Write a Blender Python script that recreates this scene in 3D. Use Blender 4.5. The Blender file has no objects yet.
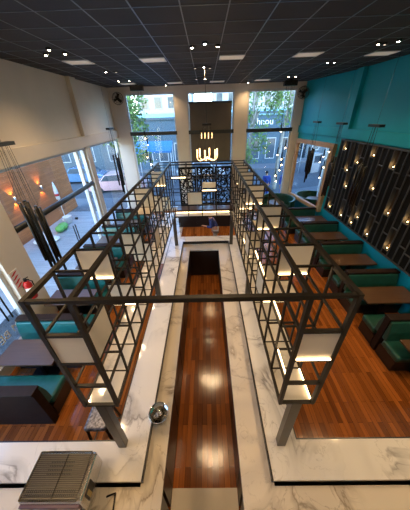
import bpy, bmesh, math, random
from mathutils import Vector, Matrix
random.seed(7)
PI = math.pi
S = bpy.context.scene
COL = S.collection
HC = 5.774          # ceiling height
XL, XR, YF, YB = -4.25, 5.15, 12.4, -1.6

# ------------------------------------------------------------------ materials
def nm(name):
    m = bpy.data.materials.new(name); m.use_nodes = True
    nt = m.node_tree; b = nt.nodes['Principled BSDF']
    return m, nt, b
def P(name, col, rough=.5, metal=0., var=.0, scale=8., bump=0., emit=None, es=0., coat=0., spec=None):
    m, nt, b = nm(name)
    b.inputs['Base Color'].default_value = (*col, 1)
    b.inputs['Roughness'].default_value = rough
    b.inputs['Metallic'].default_value = metal
    if coat: b.inputs['Coat Weight'].default_value = coat; b.inputs['Coat Roughness'].default_value = .08
    if spec is not None: b.inputs['Specular IOR Level'].default_value = spec
    if emit:
        b.inputs['Emission Color'].default_value = (*emit, 1); b.inputs['Emission Strength'].default_value = es
    if var or bump:
        tc = nt.nodes.new('ShaderNodeTexCoord'); n = nt.nodes.new('ShaderNodeTexNoise')
        n.inputs['Scale'].default_value = scale; n.inputs['Detail'].default_value = 5
        nt.links.new(tc.outputs['Object'], n.inputs['Vector'])
        if var:
            r = nt.nodes.new('ShaderNodeValToRGB')
            r.color_ramp.elements[0].position = .3; r.color_ramp.elements[1].position = .7
            r.color_ramp.elements[0].color = (*[c*(1-var) for c in col], 1)
            r.color_ramp.elements[1].color = (*[min(1, c*(1+var)) for c in col], 1)
            nt.links.new(n.outputs['Fac'], r.inputs['Fac']); nt.links.new(r.outputs['Color'], b.inputs['Base Color'])
        if bump:
            bp = nt.nodes.new('ShaderNodeBump'); bp.inputs['Strength'].default_value = bump; bp.inputs['Distance'].default_value = .02
            nt.links.new(n.outputs['Fac'], bp.inputs['Height']); nt.links.new(bp.outputs['Normal'], b.inputs['Normal'])
    return m
def plank_mat(name, c1, c2, dark, w, length, rough, along='y', bump=.15, coat=0.):
    m, nt, b = nm(name); L = nt.links.new
    tc = nt.nodes.new('ShaderNodeTexCoord'); mp = nt.nodes.new('ShaderNodeMapping')
    L(tc.outputs['Object'], mp.inputs['Vector'])
    if along == 'y': mp.inputs['Rotation'].default_value = (0, 0, PI/2)
    if along == 'z': mp.inputs['Rotation'].default_value = (0, PI/2, PI/2)
    br = nt.nodes.new('ShaderNodeTexBrick')
    br.inputs['Color1'].default_value = (*c1, 1); br.inputs['Color2'].default_value = (*c2, 1)
    br.inputs['Mortar'].default_value = (*dark, 1)
    br.inputs['Scale'].default_value = 1; br.inputs['Mortar Size'].default_value = .0018
    br.inputs['Brick Width'].default_value = length; br.inputs['Row Height'].default_value = w
    br.inputs['Bias'].default_value = -.1; br.offset = .37; br.offset_frequency = 2
    L(mp.outputs['Vector'], br.inputs['Vector'])
    ns = nt.nodes.new('ShaderNodeTexNoise'); ns.inputs['Scale'].default_value = 3; ns.inputs['Detail'].default_value = 7
    mp2 = nt.nodes.new('ShaderNodeMapping'); mp2.inputs['Scale'].default_value = (.7, 14, 14)
    L(mp.outputs['Vector'], mp2.inputs['Vector']); L(mp2.outputs['Vector'], ns.inputs['Vector'])
    hs = nt.nodes.new('ShaderNodeHueSaturation'); L(br.outputs['Color'], hs.inputs['Color'])
    mr = nt.nodes.new('ShaderNodeMapRange'); mr.inputs[3].default_value = .55; mr.inputs[4].default_value = 1.5
    L(ns.outputs['Fac'], mr.inputs[0]); L(mr.outputs[0], hs.inputs['Value'])
    L(hs.outputs['Color'], b.inputs['Base Color'])
    b.inputs['Roughness'].default_value = rough
    if coat: b.inputs['Coat Weight'].default_value = coat; b.inputs['Coat Roughness'].default_value = .07
    n2 = nt.nodes.new('ShaderNodeTexNoise'); n2.inputs['Scale'].default_value = 6
    L(mp.outputs['Vector'], n2.inputs['Vector'])
    bp = nt.nodes.new('ShaderNodeBump'); bp.inputs['Strength'].default_value = bump; bp.inputs['Distance'].default_value = .01
    L(n2.outputs['Fac'], bp.inputs['Height']); L(bp.outputs['Normal'], b.inputs['Normal'])
    return m
def marble_mat(name, base, vein, rough=.08, seed=0.):
    m, nt, b = nm(name); L = nt.links.new
    tc = nt.nodes.new('ShaderNodeTexCoord'); mp = nt.nodes.new('ShaderNodeMapping')
    mp.inputs['Location'].default_value = (seed, seed*.7, 0); mp.inputs['Rotation'].default_value = (0, 0, .6)
    L(tc.outputs['Object'], mp.inputs['Vector'])
    def nz(sc, det, dis):
        n = nt.nodes.new('ShaderNodeTexNoise'); n.inputs['Scale'].default_value = sc; n.inputs['Detail'].default_value = det
        n.inputs['Distortion'].default_value = dis; L(mp.outputs['Vector'], n.inputs['Vector']); return n
    def ramp(src, stops):
        r = nt.nodes.new('ShaderNodeValToRGB'); e = r.color_ramp.elements
        e[0].position, e[1].position = stops[0][0], stops[-1][0]
        for p, v in stops[1:-1]: e.new(p)
        for k, (p, v) in enumerate(stops): e[k].position = p; e[k].color = (v, v, v, 1)
        L(src.outputs['Fac'], r.inputs['Fac']); return r
    va = ramp(nz(1.0, 6, 1.0), [(.475, 0), (.498, 1), (.503, .5), (.56, 0)])
    vb = ramp(nz(2.6, 5, 1.6), [(.488, 0), (.5, .55), (.512, 0)])
    mk = ramp(nz(1.3, 2, .3), [(.42, 0), (.6, 1)])
    ad = nt.nodes.new('ShaderNodeMath'); ad.operation = 'MAXIMUM'; L(va.outputs['Color'], ad.inputs[0]); L(vb.outputs['Color'], ad.inputs[1])
    mu = nt.nodes.new('ShaderNodeMath'); mu.operation = 'MULTIPLY'
    L(ad.outputs[0], mu.inputs[0]); L(mk.outputs['Color'], mu.inputs[1])
    mx = nt.nodes.new('ShaderNodeMix'); mx.data_type = 'RGBA'
    mx.inputs['A'].default_value = (*base, 1); mx.inputs['B'].default_value = (*vein, 1)
    L(mu.outputs[0], mx.inputs['Factor']); L(mx.outputs['Result'], b.inputs['Base Color'])
    b.inputs['Roughness'].default_value = rough
    return m
def emis(name, col, s):
    return P(name, (.8, .8, .8), .5, emit=col, es=s)
def glass_mat(name, tint=(.93, .97, 1), refl=.08, rough=0.):
    m = bpy.data.materials.new(name); m.use_nodes = True; nt = m.node_tree; nt.nodes.clear()
    o = nt.nodes.new('ShaderNodeOutputMaterial'); t = nt.nodes.new('ShaderNodeBsdfTransparent')
    g = nt.nodes.new('ShaderNodeBsdfGlossy'); mx = nt.nodes.new('ShaderNodeMixShader'); lw = nt.nodes.new('ShaderNodeLayerWeight'); lw.inputs['Blend'].default_value = .5
    pw = nt.nodes.new('ShaderNodeMath'); pw.operation = 'POWER'; pw.inputs[1].default_value = 4
    ma = nt.nodes.new('ShaderNodeMath'); ma.operation = 'MULTIPLY_ADD'; ma.inputs[1].default_value = .45; ma.inputs[2].default_value = .025
    nt.links.new(lw.outputs['Facing'], pw.inputs[0]); nt.links.new(pw.outputs[0], ma.inputs[0])
    t.inputs['Color'].default_value = (*tint, 1); g.inputs['Roughness'].default_value = rough
    nt.links.new(ma.outputs[0], mx.inputs[0]); nt.links.new(t.outputs[0], mx.inputs[1]); nt.links.new(g.outputs[0], mx.inputs[2])
    nt.links.new(mx.outputs[0], o.inputs['Surface'])
    return m

M = {}
M['wood'] = plank_mat('floor_wood', (.35, .108, .020), (.14, .040, .008), (.02, .007, .003), .085, .9, .14, 'y', .16)
M['deck'] = plank_mat('patio_deck', (.40, .42, .44), (.33, .35, .37), (.2, .21, .22), .14, 2.2, .5, 'x', .1)
M['fence'] = plank_mat('patio_wood', (.50, .17, .05), (.34, .11, .03), (.08, .03, .015), .11, 2.4, .5, 'z', .1)
M['marble'] = marble_mat('white_marble', (.70, .67, .62), (.26, .24, .22), .07)
M['marble2'] = marble_mat('cream_marble', (.66, .59, .49), (.27, .22, .17), .12, 3.3)
M['tile'] = P('beige_tile', (.62, .55, .45), .25, var=.08, scale=3)
M['wallw'] = P('white_paint', (.74, .69, .62), .75, var=.03, scale=2)
M['teal'] = P('teal_paint', (.0, .34, .45), .5, var=.06, scale=1.5)
M['ceil'] = P('ceiling_tile', (.034, .034, .037), .75, var=.18, scale=1.2, bump=.1)
M['grid'] = P('ceiling_grid', (.22, .25, .28), .3, .6)
M['black'] = P('black_laminate', (.010, .009, .009), .35, var=.2, scale=5)
M['blackm'] = P('black_metal', (.007, .0065, .006), .35, .3)
M['bronze'] = P('bronze_metal', (.014, .011, .008), .45, .3, var=.15, scale=20)
M['post'] = P('grey_metal', (.075, .068, .058), .32, .6, var=.1, scale=10)
M['panel'] = P('opal_panel', (.78, .72, .64), .35, var=.03, scale=5)
M['led'] = emis('warm_light_strip', (1, .66, .32), 4.5)
M['bulb'] = emis('warm_bulb', (1, .68, .34), 22)
M['spotb'] = emis('spot_lamp', (1, .80, .58), 45)
M['tubeb'] = emis('glowing_tube', (1, .55, .20), 2.6)
M['candle'] = emis('candle_bulb', (1, .62, .25), 14)
M['green'] = P('green_leather', (.012, .070, .050), .33, var=.18, scale=9, bump=.12)
M['tealL'] = P('teal_leather', (.007, .115, .115), .33, var=.15, scale=9, bump=.12)
M['cap'] = P('dark_wood_cap', (.020, .011, .008), .6, var=.25, scale=12, spec=.2)
M['table'] = plank_mat('table_wood', (.095, .050, .025), (.075, .038, .018), (.06, .03, .015), .3, 1.3, .3, 'x', .05)
M['steel'] = P('brushed_steel', (.62, .60, .57), .25, .9, var=.05, scale=15)
M['chrome'] = P('polished_steel', (.72, .70, .66), .10, 1.)
M['grate'] = P('dark_grate', (.035, .032, .028), .4, .5)
M['mirror'] = P('mirror_glass', (.9, .93, .95), .015, 1.)
M['frame'] = plank_mat('pale_wood', (.50, .31, .15), (.44, .26, .12), (.35, .2, .1), .3, 3, .4, 'z', .05)
M['glass'] = glass_mat('window_glass')
M['alum'] = P('pale_blue_frame', (.62, .66, .70), .4, .1)
M['tran'] = P('dark_transom', (.030, .036, .042), .4, .3)
M['white'] = P('white_plastic', (.8, .8, .78), .4)
M['red'] = P('red_enamel', (.55, .02, .02), .3)
M['blind'] = P('taupe_blind', (.135, .115, .090), .8, var=.05, scale=3)
M['asph'] = P('street_asphalt', (.075, .082, .092), .85, var=.15, scale=6)
M['pave'] = P('pavement_stone', (.13, .135, .145), .8, var=.1, scale=2)
M['leaf'] = P('tree_leaves', (.13, .22, .05), .6, var=.5, scale=1.5)
M['bark'] = P('pale_bark', (.33, .31, .27), .85, var=.3, scale=6)
M['bwhite'] = P('white_render', (.45, .47, .49), .8, var=.05)
M['bgrey'] = P('grey_cladding', (.055, .085, .11), .7, var=.1)
M['bblue'] = P('blue_awning', (.05, .20, .42), .7)
M['pblue'] = P('pale_blue_fascia', (.25, .50, .62), .6)
M['slate'] = P('slate_wall', (.045, .085, .12), .7, var=.1)
M['wglass'] = P('house_window', (.06, .08, .10), .1)
M['carw'] = P('silver_paint', (.62, .60, .62), .25, .3, coat=.5)
M['carb'] = P('blue_paint', (.07, .16, .30), .25, .2, coat=.5)
M['carr'] = P('pink_red_paint', (.55, .34, .36), .3, .1, coat=.5)
M['tyre'] = P('rubber', (.015, .015, .015), .8)
M['skin'] = P('skin', (.48, .27, .18), .55)
M['hair'] = P('dark_hair', (.02, .014, .01), .6)
M['blueC'] = P('blue_cloth', (.025, .045, .20), .8, var=.15, scale=20)
M['blueD'] = P('bright_blue_cloth', (.02, .06, .34), .8)
M['greyC'] = P('grey_cloth', (.42, .40, .36), .85, var=.1, scale=20)
M['greenB'] = P('green_plastic', (.16, .45, .10), .45)
M['cloth'] = P('white_cloth', (.78, .78, .76), .85, bump=.3, scale=6)
M['speck'] = P('speckled_seat', (.16, .16, .18), .3, .3, var=.85, scale=28)

# ------------------------------------------------------------------ mesh builder
class MB:
    def __init__(s): s.bm = bmesh.new()
    def box(s, a, b):
        (x0, y0, z0), (x1, y1, z1) = a, b
        v = [s.bm.verts.new(p) for p in ((x0,y0,z0),(x1,y0,z0),(x1,y1,z0),(x0,y1,z0),(x0,y0,z1),(x1,y0,z1),(x1,y1,z1),(x0,y1,z1))]
        for f in ((3,2,1,0),(4,5,6,7),(0,1,5,4),(1,2,6,5),(2,3,7,6),(3,0,4,7)): s.bm.faces.new([v[i] for i in f])
        return s
    def bar(s, p, q, w, h=None):          # square bar from p to q
        h = h or w; p, q = Vector(p), Vector(q); d = (q-p).normalized()
        up = Vector((0,0,1)) if abs(d.z) < .9 else Vector((0,1,0))
        r = d.cross(up).normalized(); u = r.cross(d)
        a = []
        for c in (p, q): a.append([s.bm.verts.new(c+r*sx*w/2+u*sy*h/2) for sx, sy in ((-1,-1),(1,-1),(1,1),(-1,1))])
        s.bm.faces.new(a[0][::-1]); s.bm.faces.new(a[1])
        for i in range(4): s.bm.faces.new((a[0][i], a[0][(i+1)%4], a[1][(i+1)%4], a[1][i]))
        return s
    def tube(s, pts, r, n=10, cap=True):
        pts = [Vector(p) for p in pts]; rs = r if isinstance(r, (list, tuple)) else [r]*len(pts); rings = []
        for i, p in enumerate(pts):
            d = (pts[min(i+1, len(pts)-1)]-pts[max(i-1, 0)]).normalized()
            up = Vector((0,0,1)) if abs(d.z) < .9 else Vector((0,1,0))
            a = d.cross(up).normalized(); b = a.cross(d)
            rings.append([s.bm.verts.new(p+(a*math.cos(t)+b*math.sin(t))*rs[i]) for t in [2*PI*k/n for k in range(n)]])
        for A, B in zip(rings, rings[1:]):
            for k in range(n): s.bm.faces.new((A[k], A[(k+1)%n], B[(k+1)%n], B[k])).smooth = True
        if cap: s.bm.faces.new(rings[0][::-1]); s.bm.faces.new(rings[-1])
        return s
    def lathe(s, prof, c=(0,0,0), n=20):
        c = Vector(c); rings = []
        for r, z in prof: rings.append([s.bm.verts.new(c+Vector((max(r,1e-4)*math.cos(2*PI*k/n), max(r,1e-4)*math.sin(2*PI*k/n), z))) for k in range(n)])
        for A, B in zip(rings, rings[1:]):
            for k in range(n): s.bm.faces.new((A[k], A[(k+1)%n], B[(k+1)%n], B[k])).smooth = True
        s.bm.faces.new(rings[0][::-1]); s.bm.faces.new(rings[-1])
        return s
    def prism(s, poly, axis, a, b):       # polygon in the other two axes, swept on axis from a to b
        def pt(u, v, t): return {'x': (t,u,v), 'y': (u,t,v), 'z': (u,v,t)}[axis]
        A = [s.bm.verts.new(pt(u,v,a)) for u, v in poly]; B = [s.bm.verts.new(pt(u,v,b)) for u, v in poly]
        s.bm.faces.new(A[::-1]); s.bm.faces.new(B); n = len(poly)
        for i in range(n): s.bm.faces.new((A[i], A[(i+1)%n], B[(i+1)%n], B[i]))
        return s
    def ball(s, c, r, sc=(1,1,1), seg=14):
        m = Matrix.Translation(c) @ Matrix.Diagonal((r*sc[0], r*sc[1], r*sc[2], 1))
        g = bmesh.ops.create_uvsphere(s.bm, u_segments=seg, v_segments=max(6, seg//2+1), radius=1, matrix=m)
        for v in g['verts']:
            for f in v.link_faces: f.smooth = True
        return s
    def build(s, name, mat, parent=None, bevel=0., loc=None, seg=2):
        bmesh.ops.recalc_face_normals(s.bm, faces=s.bm.faces)
        me = bpy.data.meshes.new(name); s.bm.to_mesh(me); s.bm.free()
        me.materials.append(M[mat] if isinstance(mat, str) else mat)
        o = bpy.data.objects.new(name, me); COL.objects.link(o)
        if parent: o.parent = parent
        if loc: o.location = loc
        if bevel:
            b = o.modifiers.new('bevel', 'BEVEL'); b.width = bevel; b.segments = seg; b.limit_method = 'ANGLE'
        return o
def tag(o, label, cat, group=None, kind=None):
    o['label'] = label; o['category'] = cat
    if group: o['group'] = group
    if kind: o['kind'] = kind
    return o
def struct(o): o['kind'] = 'structure'; return o
def thing(name, label, cat, loc=(0,0,0), rz=0, group=None):
    o = bpy.data.objects.new(name, None); COL.objects.link(o); o.empty_display_size = .1
    o.location = loc; o.rotation_euler = (0,0,rz); return tag(o, label, cat, group)
def sroot(name, loc=(0,0,0)):
    o = bpy.data.objects.new(name, None); COL.objects.link(o); o.location = loc; return struct(o)
def dup(root, loc, rz=None, label=None):
    r = root.copy(); COL.objects.link(r); r.location = loc
    if rz is not None: r.rotation_euler = (0,0,rz)
    if label: r['label'] = label
    for ch in list(root.children):
        c = ch.copy(); COL.objects.link(c); c.parent = r
        for g in list(ch.children):
            d = g.copy(); COL.objects.link(d); d.parent = c
    return r
def lamp(name, kind, loc, energy, col, parent, size=.03, **k):
    l = bpy.data.lights.new(name, kind); l.energy = energy; l.color = col
    if kind in ('POINT', 'SPOT'): l.shadow_soft_size = size
    for a, v in k.items(): setattr(l, a, v)
    o = bpy.data.objects.new(name, l); COL.objects.link(o); o.location = loc; o.parent = parent
    return o

def mesh_text(name, body, size, loc, rot, mat):
    cu = bpy.data.curves.new(name, 'FONT'); cu.body = body; cu.size = size; cu.extrude = .004
    t = bpy.data.objects.new(name, cu); COL.objects.link(t); bpy.context.view_layer.update()
    me = bpy.data.meshes.new_from_object(t.evaluated_get(bpy.context.evaluated_depsgraph_get())); bpy.data.objects.remove(t)
    me.materials.clear(); me.materials.append(M[mat]); o = bpy.data.objects.new(name, me); COL.objects.link(o); o.location = loc; o.rotation_euler = rot
    return o
# ------------------------------------------------------------------ room shell
struct(MB().box((XL, YB, -.1), (XR, YF, 0)).build('floor', 'wood'))
struct(MB().box((XL-.2, YB-.2, HC), (XR+.2, YF+.2, HC+.12)).build('ceiling', 'ceil'))
g = MB(); GX, GY = -.1884, 3.93
for k in range(-7, 9):
    x = GX+.6*k
    if XL < x < XR: g.box((x-.008, YB, HC-.006), (x+.008, YF, HC))
for k in range(-9, 15):
    y = GY+.6*k
    if YB < y < YF: g.box((XL, y-.006, HC-.0055), (XR, y+.006, HC))
struct(g.build('trim_1', 'grid'))
struct(MB().box((XL-.2, YB-.2, 0), (XR+.2, YB, HC)).build('wall_back', 'wallw'))
# left wall: upper wall, two pillars, low kerb
w = MB().box((XL-.2, YB, 4.1), (XL, YF+.2, HC))
w.box((XL-.2, YB, 3.78), (XL, YF+.2, 4.1))
w.box((XL-.25, 3.85, 0), (XL+.06, 4.55, 3.78)).box((XL-.2, 8.88, 0), (XL+.04, 9.22, 3.78))
w.box((XL-.2, YB, 0), (XL, YB+1.0, 3.78))
struct(w.build('wall_left', 'wallw'))
struct(MB().box((XL, YB, 3.78), (XL+.10, YF, 4.12)).build('trim_2', 'wallw', bevel=.008))
struct(MB().box((XL, 8.85, 4.12), (XL+.14, 9.25, HC)).build('trim_3', 'wallw', bevel=.01))
k_ = MB()
for a, b in ((YB+1, 3.85), (4.55, 8.88), (9.22, YF)): k_.box((XL-.2, a, 0), (XL+.02, b, .28))
struct(k_.build('baseboard_left', 'alum'))
# right wall
KY, KX = 9.42, 4.60
struct(MB().prism([(XR, YB), (XR+.2, YB), (XR+.2, YF), (KX, YF), (XR, KY)], 'z', 0, HC).build('wall_right', 'teal'))
struct(MB().prism([(XR-.06, YB), (XR, YB), (XR, KY), (KX, YF), (KX-.06, YF), (XR-.06, KY)], 'z', 3.80, 4.10).build('trim_4', 'teal', bevel=.008))
struct(MB().box((XR-.13, 8.93, 4.10), (XR, 9.27, HC)).build('trim_5', 'teal', bevel=.01))
# front wall with three bays
BAYS = [(-3.55, -1.28), (-.72, 1.44), (2.05, 4.24)]
w = MB().box((XL, YF, 5.55), (XR, YF+.25, HC))
for a, b in ((XL, -3.55), (-1.28, -.72), (1.44, 2.05), (4.24, XR)): w.box((a, YF, 0), (b, YF+.25, 5.55))
for a, b in BAYS: w.box((a, YF, 0), (b, YF+.25, .12))
struct(w.build('wall_front', 'wallw'))
for i, (a, b) in enumerate(BAYS):
    r = sroot('window_%d' % (i+1))
    f = MB()
    for x in (a, b-.07): f.box((x, YF+.05, .12), (x+.07, YF+.15, 5.55))
    f.box((a+.07, YF+.05, 5.47), (b-.07, YF+.15, 5.55)).box((a+.07, YF+.05, .12), (b-.07, YF+.15, .20))
    f.build('window_frame', 'alum', r)
    MB().box((a, YF-.06, 3.86), (b, YF+.20, 4.02)).build('transom', 'tran', r, .01)
    MB().box((a+.07, YF+.098, .2), (b-.07, YF+.106, 3.86)).build('window_pane', 'glass', r)
    MB().box((a+.07, YF+.098, 4.02), (b-.07, YF+.106, 5.47)).build('window_pane', 'glass', r)
for i, (a, b) in enumerate(((YB+1, 3.85), (4.55, 8.88), (9.22, 12.4))):
    r = sroot('window_%d' % (i+4))
    f = MB()
    for y in (a, b-.09): f.box((XL-.16, y, .28), (XL-.04, y+.09, 3.78))
    f.box((XL-.16, a+.09, 3.70), (XL-.04, b-.09, 3.78)).box((XL-.16, a+.09, .28), (XL-.04, b-.09, .34))
    if i == 1: f.box((XL-.16, 8.30, .34), (XL-.04, 8.38, 3.70))
    if i == 0: f.box((XL-.16, 2.2, .34), (XL-.04, 2.27, 3.70))
    f.build('window_frame', 'alum', r)
    MB().box((XL-.104, a+.09, .34), (XL-.096, b-.09, 3.70)).build('window_pane', 'glass', r)
    if i == 1:
        MB().tube([(XL+.02, 4.56, 2.55), (XL+.02, 8.62, 2.55)], .075, 16).ball((XL+.02, 8.66, 2.55), .085).build('transom', 'tran', r)
        for y in (6.70, 6.82): MB().tube([(XL-.02, y, .95), (XL-.02, y, 1.70)], .017, 8).build('door_handle', 'blackm', r)
        MB().tube([(XL-.09, 7.08, 1.8), (XL-.02, 7.08, 1.8)], .04, 12).build('door_lock', 'blackm', r)
    if i == 0:
        for y in (3.40, 3.52): MB().tube([(XL-.02, y, .95), (XL-.02, y, 1.70)], .017, 8).build('door_handle', 'blackm', r)
        MB().box((XL-.112, a+.1, .34), (XL-.106, b-.1, .98)).build('frosted_band', glass_mat('frosted_band', (.46, .48, .50), rough=.3), r)
        mesh_text('window_lettering', 'M BE', .27, (XL-.085, 3.62, .58), (PI/2, 0, -PI/2), 'white').parent = r
struct(MB().box((1.44-.0, YF-.0, 0), (1.45, YF+.01, .1)).build('baseboard_front', 'wallw'))

# ------------------------------------------------------------------ bar counter
bar = thing('bar_counter', 'U-shaped black bar counter with white marble top around the sunken wooden aisle', 'counter')
BT = 1.1; xo_l, xi_l, xi_r, xo_r = -1.16, -.74, .77, 1.15
y0, y1, yf0, yf1 = .82, 1.20, 6.56, 6.92
t = MB()
t.prism([(-3.4, y0), (xi_l, y0), (xi_l, yf0), (xi_r, yf0), (xi_r, y0), (4.1, y0), (4.1, y1), (xo_r, y1), (xo_r, yf1), (xo_l, yf1), (xo_l, y1), (-3.4, y1)], 'z', BT-.04, BT)
t.build('bar_top', 'marble', bar, .004)
t = MB()
t.box((xo_r, y1, BT-.05), (4.1, y1+.014, BT+.002)).box((xo_r, y1+.014, BT-.05), (xo_r+.014, yf1, BT+.002))
t.build('edge_trim', 'black', bar)
t = MB().box((xi_l, y0, BT-.05), (xi_l+.018, yf0-.018, BT+.002)).box((xi_l, yf0-.018, BT-.05), (xi_r, yf0, BT+.002)).box((xi_r-.018, y0, BT-.05), (xi_r, yf0-.018, BT+.002)); t.build('edge_trim', 'black', bar)
t = MB().box((-3.4, y1, BT-.05), (xo_l, y1+.014, BT+.002)).box((xo_l-.014, y1+.014, BT-.05), (xo_l, yf1, BT+.002)); t.build('edge_trim', 'black', bar)
WT = 1.0; ai_l, ai_r, ayf = -.495, .415, 6.16
t = MB()
t.prism([(-3.4, .02), (ai_l, .02), (ai_l, ayf), (ai_r, ayf), (ai_r, .02), (4.1, .02), (4.1, y0-.02), (xi_r+.02, y0-.02), (xi_r+.02, yf0+.02), (xi_l-.02, yf0+.02), (xi_l-.02, y0-.02), (-3.4, y0-.02)], 'z', WT-.04, WT)
t.build('worktop', 'marble2', bar, .003)
t = MB()   # dark upstand between worktop and bar top, and the bar's outer body
t.box((-3.38, y0+.012, 0), (xi_l-.03, y1-.05, BT-.04)).box((xi_r+.03, y0+.012, 0), (4.08, y1-.05, BT-.04))
t.box((xi_l-.18, y1-.05, 0), (xi_l-.012, yf0, BT-.04)).box((xi_r+.012, y1-.05, 0), (xi_r+.18, yf0, BT-.04))
t.box((xi_l-.18, yf0+.012, 0), (xi_r+.18, yf1-.06, BT-.04))
t.build('bar_body', 'black', bar)
t = MB()
t.box((ai_l-.22, .82, .0), (ai_l-.02, ayf+.2, WT-.04)).box((ai_r+.02, .82, .0), (ai_r+.30, ayf+.2, WT-.04)).box((ai_l-.02, ayf+.02, 0), (ai_r+.02, ayf+.2, WT-.04))
t.build('under_counter', 'black', bar)
t = MB().box((-3.38, .04, 0), (ai_l-.03, .78, WT-.04)).box((ai_r+.03, .04, 0), (4.08, .78, WT-.04)); t.build('under_counter', 'black', bar)
t = MB()
for k in range(6): t.box((ai_l-.021, 1.0+k*.88, .08), (ai_l-.008, 1.84+k*.88, WT-.1))
t.build('cupboard_door', 'black', bar, .004)
t = MB()
for k in range(6): t.box((ai_r+.008, 1.0+k*.88, .08), (ai_r+.021, 1.84+k*.88, WT-.1))
t.build('cupboard_door', 'black', bar, .004)
struct(MB().box((ai_l-.015, .0, .0), (ai_r+.015, 1.0, .012)).build('floor_tile', 'tile'))
struct(MB().box((-1.75, 6.93, 0), (-1.12, 11.4, .006)).build('floor_tile_strip', 'marble2'))

# ------------------------------------------------------------------ lattice
C, Z0, LY0, N, W = .3484, 3.59, 1.131, 15, .32
CZ = .3496
def zl(l): return Z0-CZ*l
def lattice(name, label, xa, xb, inner, panels, shelves, strips, posts):
    r = thing(name, label, 'lattice shelf', ((xa+xb)/2, LY0, zl(4)))
    ox, oy, oz = (xa+xb)/2, LY0, zl(4)
    def B(): return MB()
    for x in (xa, xb):
        for l in range(5):
            m = B(); tk = .036 if l == 0 else (.026 if l == 4 else .020)
            m.bar((x-ox, -.018, zl(l)-oz), (x-ox, N*C+.018, zl(l)-oz), tk); m.build('long_rail', 'bronze', r)
    for i in range(N+1):
        m = B(); tk = .034 if i == 0 else .020; y = i*C
        for x in (xa, xb): m.bar((x-ox, y, 0), (x-ox, y, zl(0)-oz), tk)
        for l in range(5): m.bar((xa-ox, y, zl(l)-oz), (xb-ox, y, zl(l)-oz), .028 if i == 0 else .018)
        m.build('ladder_frame', 'bronze', r)
    e = .014
    for kind, i, l in panels:
        m = B(); y = i*C
        if kind == 'f': m.box((xa-ox+e, y-.006, zl(l+1)-oz+e), (xb-ox-e, y+.006, zl(l)-oz-e))
        if kind == 's':
            x = inner-ox; m.box((x-.006, y+e, zl(l+1)-oz+e), (x+.006, y+C-e, zl(l)-oz-e))
        m.build('white_panel', 'panel', r)
    for i, n, l in shelves:
        m = B().box((xa-ox+e, i*C+e, zl(l)-oz-.006), (xb-ox-e, (i+n)*C-e, zl(l)-oz+.006)); m.build('shelf_board', 'marble' if l == 4 else 'panel', r)
    for kind, i, n, l in strips:
        m = B(); z = zl(l)-oz+.018
        if kind == 'x': m.box((xa-ox+.02, i*C-.024, z), (xb-ox-.02, i*C-.012, z+.012))
        else:
            x = (inner-ox) if kind == 'yi' else ((xa+xb-inner)-ox)
            x += .018 if x < 0 else -.018
            m.box((x-.006, i*C+.02, z), (x+.006, (i+n)*C-.02, z+.012))
        m.build('light_strip', 'led', r)
    for px, py in posts:
        B().box((px-ox-.05, py-oy-.04, BT-oz), (px-ox+.05, py-oy+.04, -.013)).build('support_post', 'post', r, .003)
    return r
xL, xR = -.857, .765
lattice('lattice_shelf', 'bronze metal lattice of open cubes with white panels on left bar top', xL-W, xL, xL,
    [('f',0,1),('s',0,1),('f',2,0),('f',3,2),('f',5,1),('f',8,0),('f',12,0),('f',6,2),('s',7,2),('f',10,1),('f',13,2)],
    [(0,3,4),(3,3,4),(6,3,4),(9,3,4),(12,3,4),(7,1,1)],
    [('x',2,0,1),('x',3,0,3),('x',12,0,1)],
    [(xL-W/2-.03, LY0+.04), (xL-W/2, LY0+7.5*C), (xL-.06, LY0+N*C-.02)])
lattice('lattice_shelf', 'bronze metal lattice with glowing strip lights and white panels on right bar top', xR, xR+W, xR,
    [('f',0,1),('f',2,0),('f',8,0),('f',5,0),('s',3,2),('f',10,1),('f',11,0),('f',13,0),('s',6,2),('f',4,2),('f',7,2),('f',12,2)],
    [(0,3,4),(3,3,4),(6,3,4),(9,3,4),(12,3,4),(5,1,1),(2,1,2)],
    [('x',0,0,2),('x',2,0,1),('x',3,0,3),('yi',1,1,2),('yi',3,2,2),('yo',0,1,4),('yi',0,1,3),('x',8,0,1),('x',5,0,1),('yo',6,1,1),('yi',6,2,3),('x',10,0,2),('x',12,0,1)],
    [(xR+W/2+.02, LY0+.04), (xR+W/2, LY0+7.5*C), (xR+.06, LY0+N*C-.02)])
ya, yb = LY0+14*C, LY0+15*C
r = thing('lattice_shelf', 'bronze metal lattice bridging the far end of the bar with lit shelves', 'lattice shelf', (0, ya, zl(4)))
xs = [xL+.02+(xR-xL-.04)*k/4 for k in range(5)]
for y in (0, yb-ya):
    for l in (0, 1, 2, 3, 4): MB().bar((xs[0], y, zl(l)-zl(4)), (xs[-1], y, zl(l)-zl(4)), .03 if l in (0, 4) else .018).build('long_rail', 'bronze', r)
for x in xs[1:-1]:
    m = MB()
    for y in (0, yb-ya): m.bar((x, y, 0), (x, y, zl(0)-zl(4)), .018)
    for l in range(5): m.bar((x, 0, zl(l)-zl(4)), (x, yb-ya, zl(l)-zl(4)), .016)
    m.build('ladder_frame', 'bronze', r)
MB().box((xs[0]+.01, .012, -.015), (xs[-1]-.01, yb-ya-.012, .008)).build('shelf_board', 'panel', r)
MB().box((xs[0]+.01, yb-ya-.05, .01), (xs[-1]-.01, yb-ya-.03, .025)).build('light_strip', 'led', r)
MB().box((xs[1]+.012, -.006, CZ+.012), (xs[2]-.012, .006, 2*CZ-.012)).build('white_panel', 'panel', r)
MB().box((xs[2]+.012, yb-ya-.006, 2*CZ+.012), (xs[3]-.012, yb-ya+.006, 2*CZ+.16)).build('white_panel', 'panel', r)
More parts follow.
